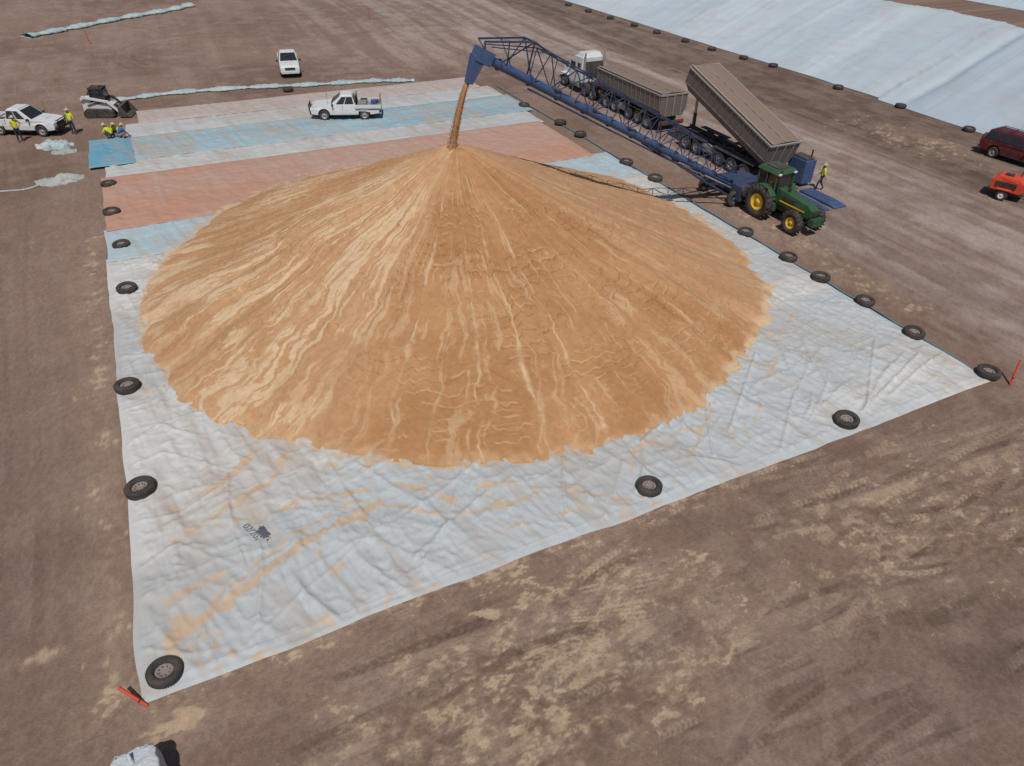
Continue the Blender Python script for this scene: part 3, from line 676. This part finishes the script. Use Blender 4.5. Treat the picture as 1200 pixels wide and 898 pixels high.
# ---------------------------------------------------------------- stacker conveyor
def conveyor():
    e=empty('grain_stacker_conveyor',(0,0,0)); t=MB(); f=MB(); w=MB()
    A=Vector((31.6,32.6,.85)); B=Vector((13.9,31.05,10.0)); d=(B-A).normalized(); side=Vector((0,0,1)).cross(d).normalized(); up=d.cross(side)
    if up.z<0: up=-up
    Ln=(B-A).length; P=lambda s,u=0,v=0:A+d*s+side*v+up*u
    t.cyl(P(-.2),P(Ln),.21,BLUE2,n=20)
    for s in np.arange(0,Ln,1.9): t.cyl(P(s-.04),P(s+.04),.26,BLUE,n=20)
    t.cyl(P(.3,-.36,.0),P(Ln-3,-.36,.0),.05,BLUE,n=8)
    h=1.45; s0=.6; s1=Ln-3.0; n=12; w2=.62
    st=[s0+(s1-s0)*i/n for i in range(n+1)]
    def hh(s): return .75+ (h-.75)*min(1,(s-s0)/4.5)
    for v in(-w2,w2):
        for i in range(n):
            f.beam(P(st[i],hh(st[i]),v),P(st[i+1],hh(st[i+1]),v),.09,BLUE)
            a,b=(st[i],st[i+1])
            if i%2: f.beam(P(a,.1,v*.4),P(b,hh(b),v),.055,BLUE)
            else: f.beam(P(a,hh(a),v),P(b,.1,v*.4),.055,BLUE)
            f.beam(P(b,.1,v*.4),P(b,hh(b),v),.05,BLUE)
        f.beam(P(s1,hh(s1),v),P(Ln-.1,.5,v*.55),.06,BLUE)
    for i in range(n+1):
        f.beam(P(st[i],hh(st[i]),-w2),P(st[i],hh(st[i]),w2),.05,BLUE)
    top=Vector((16.4,31.25,10.45))
    for v in(-.5,.5):
        tp=top+Vector((0,v,0)); hd=Vector((13.9,31.05+v*.7,10.65))
        f.beam(tp,hd,.10,BLUE); f.beam(tp,P(s1-1.2,hh(s1),v),.09,BLUE); f.beam(tp,P(s1+.2,.1,v*.4),.07,BLUE); f.beam(tp,P(Ln-1.2,.1,v*.4),.06,BLUE); f.beam(hd,P(Ln-.3,.1,v*.4),.06,BLUE)
        f.beam(Vector((15.1,31.15+v*.9,10.56)),P(Ln-1.6,.1,v*.4),.05,BLUE)
    f.beam(top+Vector((0,-.5,0)),top+Vector((0,.5,0)),.06,BLUE)
    t.box(P(Ln-.05,.02),(.85,.6,.6),BLUE2,Matrix.Rotation(.47,3,'Y'))
    t.prism([(13.1,8.95),(13.38,8.85),(13.95,9.75),(13.9,10.2),(13.45,10.1)],.55,BLUE2,lambda x,z:.6 if z<9 else 1,yc=0)
    k=len(t.v)-10
    for i in range(k,len(t.v)): x,y,z=t.v[i]; t.v[i]=(x,y+31.05,z)
    ax=Vector((30.9,32.6,.0))
    for sy in(-1,1):
        f.beam(ax+Vector((0,sy*1.2,.5)),P(8.2,-.2,sy*.35),.12,BLUE)
        f.beam(ax+Vector((.9,sy*.9,.5)),P(3.3,-.2,sy*.35),.10,BLUE); f.beam(ax+Vector((-.2,sy*1.2,.5)),ax+Vector((2.4,sy*.7,.5)),.11,BLUE)
        p=ax+Vector((0,sy*1.2,.5)); q=P(8.2,-.2,sy*.35)
        for a in(.3,.55,.8): f.beam(p.lerp(q,a),P(1+8*a,-.1,sy*.3),.05,BLUE)
        f.cyl(ax+Vector((.6,sy*.6,.7)),P(5.4,-.25,sy*.3),.05,RAIL,n=8)
        w.wheel(ax+Vector((0,sy*1.35,.48)),.48,.3,.22,BLUE2,26,sy); w.wheel(ax+Vector((.95,sy*1.35,.42)),.42,.28,.2,BLUE2,26,sy)
    f.beam(ax+Vector((0,-1.3,.5)),ax+Vector((0,1.3,.5)),.12,BLUE)
    for a in(.35,.7):
        f.beam((ax+Vector((0,-1.2,.5))).lerp(P(8.2,-.2,-.35),a),(ax+Vector((0,1.2,.5))).lerp(P(8.2,-.2,.35),a),.07,BLUE)
    t.box((32.5,32.6,.75),(1.7,1.7,.8),BLUE,taper=(1.15,1.15)); t.box((34.3,32.3,.45),(2.6,1.1,.4),BLUE)
    for x in(33.4,34.4,35.4):
        for sy in(-.55,.55): f.beam(Vector((x,32.3+sy,.05)),Vector((x,32.3+sy,.9)),.06,BLUE)
    for sy in(-.55,.55): f.beam(Vector((33,32.3+sy,.9)),Vector((35.6,32.3+sy,.9)),.06,BLUE)
    t.box((37.55,32.6,.95),(.9,1.5,1.5),BLUE2); t.box((37.55,32.6,1.765),(.7,1.2,.12),GREYD); f.cyl((37.8,32.2,1.8),(37.8,32.2,2.3),.05,BLACK,n=8)
    t.box((31.3,31.2,.9),(.8,.9,.9),BLUE); t.cyl((31.2,30.95,1.1),(31.2,30.6,1.1),.3,GREYD,n=16)
    for i in range(7): f.beam(Vector((31.8+.25*i,33.5,.1)),Vector((31.8+.25*i,33.5,1.5)),.03,BLUE)
    for z in(.8,1.5): f.beam(Vector((31.8,33.5,z)),Vector((33.3,33.5,z)),.04,BLUE)
    t.obj('belt_tube_and_spout',e,.02); f.obj('truss_frame',e); w.obj('wheels',e)
    r=empty('drive_over_ramp',(36.3,29.8,0)); m=MB()
    for yc in(-.7,.7): m.prism([(-1.5,.02),(1.5,.02),(1.5,.06),(.9,.14),(-1.5,.14)],1.0,BLUE2,yc=yc)
    for i in range(11):
        for yc in(-.7,.7): m.box((-1.35+i*.2,yc,.15),(.03,.95,.02),BLUE)
    m.obj('plates',r); r.rotation_euler=(0,0,-math.pi/2)
    n=16; k=80; V=[]; rr=random.Random(1)
    for i in range(k+1):
        q=i/k; z=8.95-(8.95-5.95)*q; x=13.25-.9*q**.7; R=.12+.04*q+.10*max(0,q-.88)/.12
        for j in range(n):
            a=2*math.pi*j/n; s=R*(1+.14*math.sin(a*3+q*3)+.10*math.sin(a*5+2)+rr.uniform(-.05,.05)); V.append((x+math.cos(a)*s,31.08+math.sin(a)*s*.9,z))
    g=MB(); g.add(V,[(i*n+j,i*n+(j+1)%n,(i+1)*n+(j+1)%n,(i+1)*n+j) for i in range(k) for j in range(n)],GRN,True)
    for _ in range(700):
        q=rr.random()**.6; z=8.9-2.85*q; x=13.25-.9*q**.7; a=rr.uniform(0,6.28); s=(.12+.06*q)*rr.uniform(.9,1.5); c=Vector((x+math.cos(a)*s,31.08+math.sin(a)*s,z))
        g.box(c,(.012,.012,.05),GRN)
    g.obj('falling_grain_stream')
conveyor()

def loader():
    e=empty('skid_steer_loader',(-3.1,65.0,0),math.atan2(-.35,.94)); b=MB(); g=MB()
    b.prism([(-1.3,.45),(.75,.45),(.8,.8),(.45,.95),(-.55,1.0),(-.7,1.35),(-1.3,1.3)],1.1,WHITE)
    g.box((-1.33,0,.9),(.06,.9,.5),BLACK)
    for sy in(-1,1):
        pr=[(-1.1,.0),(.8,.0),(1.0,.2),(.95,.45),(.5,.62),(-1.0,.66),(-1.25,.4),(-1.25,.15)]
        g.prism(pr,.34,RUB,yc=sy*.72)
        for i in range(16): g.box((-1.1+i*.13,sy*.72,.02),(.05,.36,.04),RUB)
        for x in(-.9,-.45,0,.45,.75): g.cyl((x,sy*.88,.22),(x,sy*.91,.22),.13,GREYD,n=12)
        b.prism([(-1.3,1.35),(-1.1,1.6),(.7,1.25),(1.35,.55),(1.45,.3),(1.3,.3),(1.1,.55),(.6,1.08),(-1.0,1.38),(-1.2,1.25)],.12,WHITE if sy<0 else BLACK,yc=sy*.68)
        g.cyl((-.9,sy*.6,.9),(.1,sy*.64,1.25),.05,RAIL,n=8)
        for p,q in (((-.6,1.0),(-.55,2.0)),((.45,.95),(.35,2.0)),((-.55,2.0),(.35,2.0)),((-.1,1.0),(-.1,2.0))): g.beam((p[0],sy*.48,p[1]),(q[0],sy*.45,q[1]),.09,BLACK)
        g.box((-.08,sy*.44,1.5),(.8,.02,.85),GLASS)
    g.box((-.1,0,2.05),(1.05,1.0,.09),BLACK); g.box((.42,0,1.5),(.03,.8,.9),GLASS); g.box((-.1,0,2.13),(.4,.5,.06),GREYD); g.box((-.55,0,1.5),(.03,.85,.9),GLASS)
    b.prism([(1.35,.08),(2.15,.05),(2.15,.09),(1.5,.14),(1.42,.75),(1.6,.85),(1.35,.85),(1.3,.2)],1.8,GREYD)
    for sy in(-1,1): b.prism([(1.35,.08),(2.15,.05),(1.6,.85),(1.35,.85)],.04,GREYD,yc=sy*.9)
    g.cyl((-.9,.3,1.3),(-.9,.3,1.6),.05,BLACK,n=8)
    b.obj('body',e,.02); g.obj('fittings',e,.006)
loader()
def comp():  # orange-red air compressor on a towable trailer
    e=empty('towable_air_compressor',(48.4,25.3,0),math.atan2(-.9,.35)); b=MB(); w=MB()
    b.prism([(-.95,.55),(.85,.55),(1.0,.75),(.9,1.15),(.55,1.4),(-.7,1.4),(-.95,1.2)],1.35,ORANGE,lambda x,z:1-.1*(z>1.3))
    b.box((0,0,.5),(2.1,1.2,.1),GREYD); b.beam((1.0,.4,.5),(2.0,0,.45),.09,GREYD); b.beam((1.0,-.4,.5),(2.0,0,.45),.09,GREYD); b.cyl((1.9,0,.0),(1.9,0,.5),.04,GREYD)
    for sy in(-1,1):
        b.box((-.1,sy*.70,.95),(1.2,.02,.35),BLACK); b.box((-.1,sy*.82,.70),(.85,.28,.06),ORANGE); w.wheel((-.1,sy*.82,.33),.33,.2,.18,WHITE,22,sy)
    b.box((-.2,0,1.45),(.5,.4,.08),BLACK); b.cyl((.4,.3,1.4),(.4,.3,1.7),.04,GREYD); b.box((-.97,0,.95),(.03,1.0,.4),YEL)
    b.obj('canopy_and_chassis',e,.03); w.obj('wheels',e)
comp()

def post(p,q,mat=ORANGE,r=.035):
    b=MB(); p=Vector(p);q=Vector(q); d=q-p
    b.cyl(p,q,r,mat,n=8); b.cyl(q-d*.03,q,r*1.25,mat,n=8); b.cyl(p+d*.25,p+d*.3,r*1.15,BLACK,n=8)
    b.obj('marker_post')
post((-3.8,12.3,0),(-4.3,12.75,.5),r=.045); post((29.4,11.85,0),(29.75,12.1,1.0),ORANGE,.045); post((-3.8,91.5,0),(-3.9,91.5,1.3)); post((27.1,94.1,0),(27,94.1,1.3)); post((-9.9,50,0),(-9.95,50,1.2))
def bag():
    n=40; L=26; V=[]; m=MB()
    mm=M('bag_weave',.65,.3); c=mm.co(); nn=mm.noise(c,3,6,.6,.5)
    mm.col(mm.mix(mm.rng(nn,.4,.7,0,.5),(.50,.53,.57),(.37,.36,.35))); mm.bump(mm.noise(mm.map(c,(1,1,2)),3.5,6,.6,.8),.6,.12)
    for i in range(L+1):
        z=i/L; hh=1.05*min(1,z/.75); k=1 if z<.75 else max(0.02,1-((z-.75)/.25)**1.7)
        bul=.50*(1+.10*math.sin(math.pi*min(1,z/.75)))
        for j in range(n):
            a=2*math.pi*j/n; p=4.5; r=bul/((abs(math.cos(a))**p+abs(math.sin(a))**p)**(1/p)); wv=.02*math.sin(a*9+z*3)+.012*math.sin(a*17)
            r=(r+wv)*k; zz=hh+(.08*(z-.75)/.25*(1+.3*math.sin(a*5)) if z>.75 else 0); V.append((-3.95+r*math.cos(a+.1),10.1+r*math.sin(a+.1),zz))
    m.add(V,[(i*n+j,i*n+(j+1)%n,(i+1)*n+(j+1)%n,(i+1)*n+j) for i in range(L) for j in range(n)],mm.m,True)
    m.cyl((-3.95,10.2,1.05),(-4.0,10.4,1.28),.07,mm.m,.03,n=10)
    for sx in(-1,1):
        for sy in(-1,1):
            p=Vector((-3.95+sx*.42,10.1+sy*.42,1.0)); m.beam(p,p+Vector((-sx*.1,-sy*.02,.18)),.03,mm.m); m.beam(p+Vector((-sx*.1,-sy*.02,.18)),p+Vector((-sx*.25,0,.05)),.03,mm.m)
    m.obj('bulk_bag')
bag()

# ---------------------------------------------------------------- people
def person(loc,head,pose='stand',shirt=HIVIS,legs=NAVY,hat=HATM,s=1.0):
    J={'pel':(0,0,.95),'wai':(0,0,1.12),'che':(.0,0,1.34),'nek':(.0,0,1.50),'hd1':(.02,0,1.58),'hd2':(.03,0,1.67),'hd3':(.02,0,1.75)}
    for sd,k in((1,'L'),(-1,'R')):
        J.update({'sh'+k:(0,sd*.19,1.43),'el'+k:(-.03,sd*.26,1.14),'wr'+k:(.06,sd*.27,.90),'ha'+k:(.09,sd*.27,.82),'hp'+k:(0,sd*.10,.90),'kn'+k:(.03,sd*.12,.50),'an'+k:(0,sd*.13,.09),'to'+k:(.17,sd*.15,.045)})
    upd=J.update
    if pose=='walk': upd({'knL':(.22,.12,.52),'anL':(.25,.12,.09),'toL':(.42,.12,.05),'knR':(-.05,-.12,.5),'anR':(-.28,-.12,.13),'toR':(-.13,-.12,.05),'wrL':(-.12,.27,.93),'haL':(-.15,.27,.85),'wrR':(.2,-.25,.98),'haR':(.27,-.25,.93)})
    if pose=='hips': upd({'elL':(-.08,.40,1.18),'wrL':(.05,.22,1.05),'haL':(.08,.16,1.02),'wrR':(.22,-.22,1.1),'haR':(.30,-.2,1.13)})
    if pose=='crouch':
        upd({'pel':(-.22,0,.32),'wai':(-.12,0,.46),'che':(.04,0,.66),'nek':(.12,0,.80),'hd1':(.16,0,.87),'hd2':(.20,0,.95),'hd3':(.21,0,1.03)})
        for sd,k in((1,'L'),(-1,'R')): upd({'sh'+k:(.06,sd*.19,.74),'el'+k:(.24,sd*.22,.50),'wr'+k:(.42,sd*.14,.28),'ha'+k:(.48,sd*.12,.20),'hp'+k:(-.2,sd*.11,.30),'kn'+k:(.20,sd*.17,.46),'an'+k:(-.05,sd*.15,.09),'to'+k:(.12,sd*.16,.045)})
    E=[('pel','wai'),('wai','che'),('che','nek'),('nek','hd1'),('hd1','hd2'),('hd2','hd3')]
    for k in 'LR': E+=[('che','sh'+k),('sh'+k,'el'+k),('el'+k,'wr'+k),('wr'+k,'ha'+k),('pel','hp'+k),('hp'+k,'kn'+k),('kn'+k,'an'+k),('an'+k,'to'+k)]
    Rd={'pel':.135,'wai':.13,'che':.15,'nek':.06,'hd1':.075,'hd2':.095,'hd3':.07,'sh':.075,'el':.05,'wr':.034,'ha':.04,'hp':.10,'kn':.068,'an':.05,'to':.045}
    names=list(J); me=D.meshes.new('body'); me.from_pydata([J[n] for n in names],[(names.index(a),names.index(b)) for a,b in E],[])
    o=link(D.objects.new('body',me)); o.modifiers.new('s','SKIN'); sv=me.skin_vertices[0].data
    for i,n in enumerate(names):
        r=Rd.get(n,Rd.get(n[:2])); sv[i].radius=(r,r*(1.15 if n in('che','wai','pel') else 1)); sv[i].use_root=(n=='pel')
    o.modifiers.new('u','SUBSURF').levels=2
    dg=bpy.context.evaluated_depsgraph_get(); me2=D.meshes.new_from_object(o.evaluated_get(dg)); D.objects.remove(o)
    me2.materials.clear()
    for m in [shirt,SKIN,legs,BOOT]: me2.materials.append(m)
    def zone(a,b):
        if a.startswith(('hd','nek')) or b.startswith('hd'): return 1
        if a[:2] in('el','wr'): return 1
        if a[:2] in('hp','kn') or (a=='pel' and b.startswith('hp')): return 2
        if a[:2]=='an': return 3
        return 0
    segs=[(Vector(J[a]),Vector(J[b]),zone(a,b)) for a,b in E]
    for p in me2.polygons:
        c=p.center; best=None
        for a,b,z in segs:
            t=max(0,min(1,(c-a).dot(b-a)/max(1e-6,(b-a).length_squared))); dd=(c-a.lerp(b,t)).length
            if best is None or dd<best[0]: best=(dd,z)
        p.material_index=best[1]; p.use_smooth=True
    e=empty('worker',loc,head,s); o=link(D.objects.new('body',me2)); o.parent=e
    x=MB(); h=Vector(J['hd2'])
    x.lathe(h+Vector((-.01,0,.055)),(0,0,1),[(.20,-.015),(.205,-.005),(.11,.01),(.105,.07),(.07,.10),(.001,.105)],hat,20)
    x.cyl(h+Vector((.085,0,-.005)),h+Vector((.125,0,-.02)),.016,SKIN,.012,n=6)
    for sy in(-1,1):
        x.box(h+Vector((.088,sy*.035,.015)),(.015,.025,.012),BLACK); x.box(h+Vector((0,sy*.098,0)),(.04,.02,.06),SKIN)
    x.box(h+Vector((.092,0,-.055)),(.01,.045,.01),LAMPR)
    for k,sd in(('L',1),('R',-1)):
        ha=Vector(J['ha'+k]); wr=Vector(J['wr'+k]); d=(ha-wr).normalized(); sdv=Vector((1,0,0)) if abs(d.z)>.7 else Vector((0,1,0))
        for i,l in enumerate((.075,.085,.08,.06)):
            p=ha+sdv*(i-1.5)*.02; q=p+d*l*.6; x.cyl(p,q,.009,SKIN,n=6); x.cyl(q,q+d*l*.4+Vector((0,-sd*.015,0)),.009,SKIN,.007,n=6)
        x.cyl(wr+d*.03,wr+d*.06+sdv*.05,.011,SKIN,.009,n=6)
    x.obj('hat_face_and_fingers',e)
person((-8.7,60.5,0),-1.2,'hips',HIVIS,NAVY); person((-5.3,61.0,0),-2.2,'stand',HIVIS,NAVY)
person((-3.0,58.3,.17),2.6,'crouch',HIVIS,NAVY); person((-2.2,58.0,.14),.4,'crouch',HIBL,TAN); person((-2.55,58.9,.05),-1.8,'crouch',HIVIS,NAVY)
person((37.9,31.0,0),2.6,'walk',HIVIS,NAVY); person((37.1,33.9,0),3.6,'stand',HIVIS,TAN)

# ---------------------------------------------------------------- light & camera
el=math.radians(60); az=Vector((-.38,-.92,0)).normalized()
sd=Vector((az.x*math.cos(el),az.y*math.cos(el),math.sin(el)))
w=D.worlds.new('World'); sc.world=w; w.use_nodes=True; nt=w.node_tree; bg=nt.nodes['Background']
sky=nt.nodes.new('ShaderNodeTexSky'); sky.sky_type='NISHITA'; sky.sun_disc=False; sky.sun_elevation=el; sky.sun_rotation=math.atan2(az.x,az.y)
sky.dust_density=1.5; nt.links.new(sky.outputs[0],bg.inputs[0]); bg.inputs[1].default_value=.05
L=D.lights.new('sun','SUN'); L.energy=3.3; L.angle=math.radians(.5); L.color=(1,.965,.92); lo=link(D.objects.new('sun',L)); lo.rotation_euler=sd.to_track_quat('Z','Y').to_euler()
cd=D.cameras.new('camera'); cd.sensor_fit='HORIZONTAL'; cd.sensor_width=36; cd.lens=24.96; cd.clip_end=4000; cd.clip_start=.1
cam=link(D.objects.new('camera',cd))
Rm=Matrix(((0.89767,0.25025,-0.36273),(-0.44014,0.54961,-0.71007),(0.02167,0.79706,0.60351)))
cam.matrix_world=Matrix.Translation((0,0,17.5))@Rm.to_4x4(); sc.camera=cam
sc.view_settings.view_transform='Standard'; sc.view_settings.look='None'; sc.view_settings.exposure=0
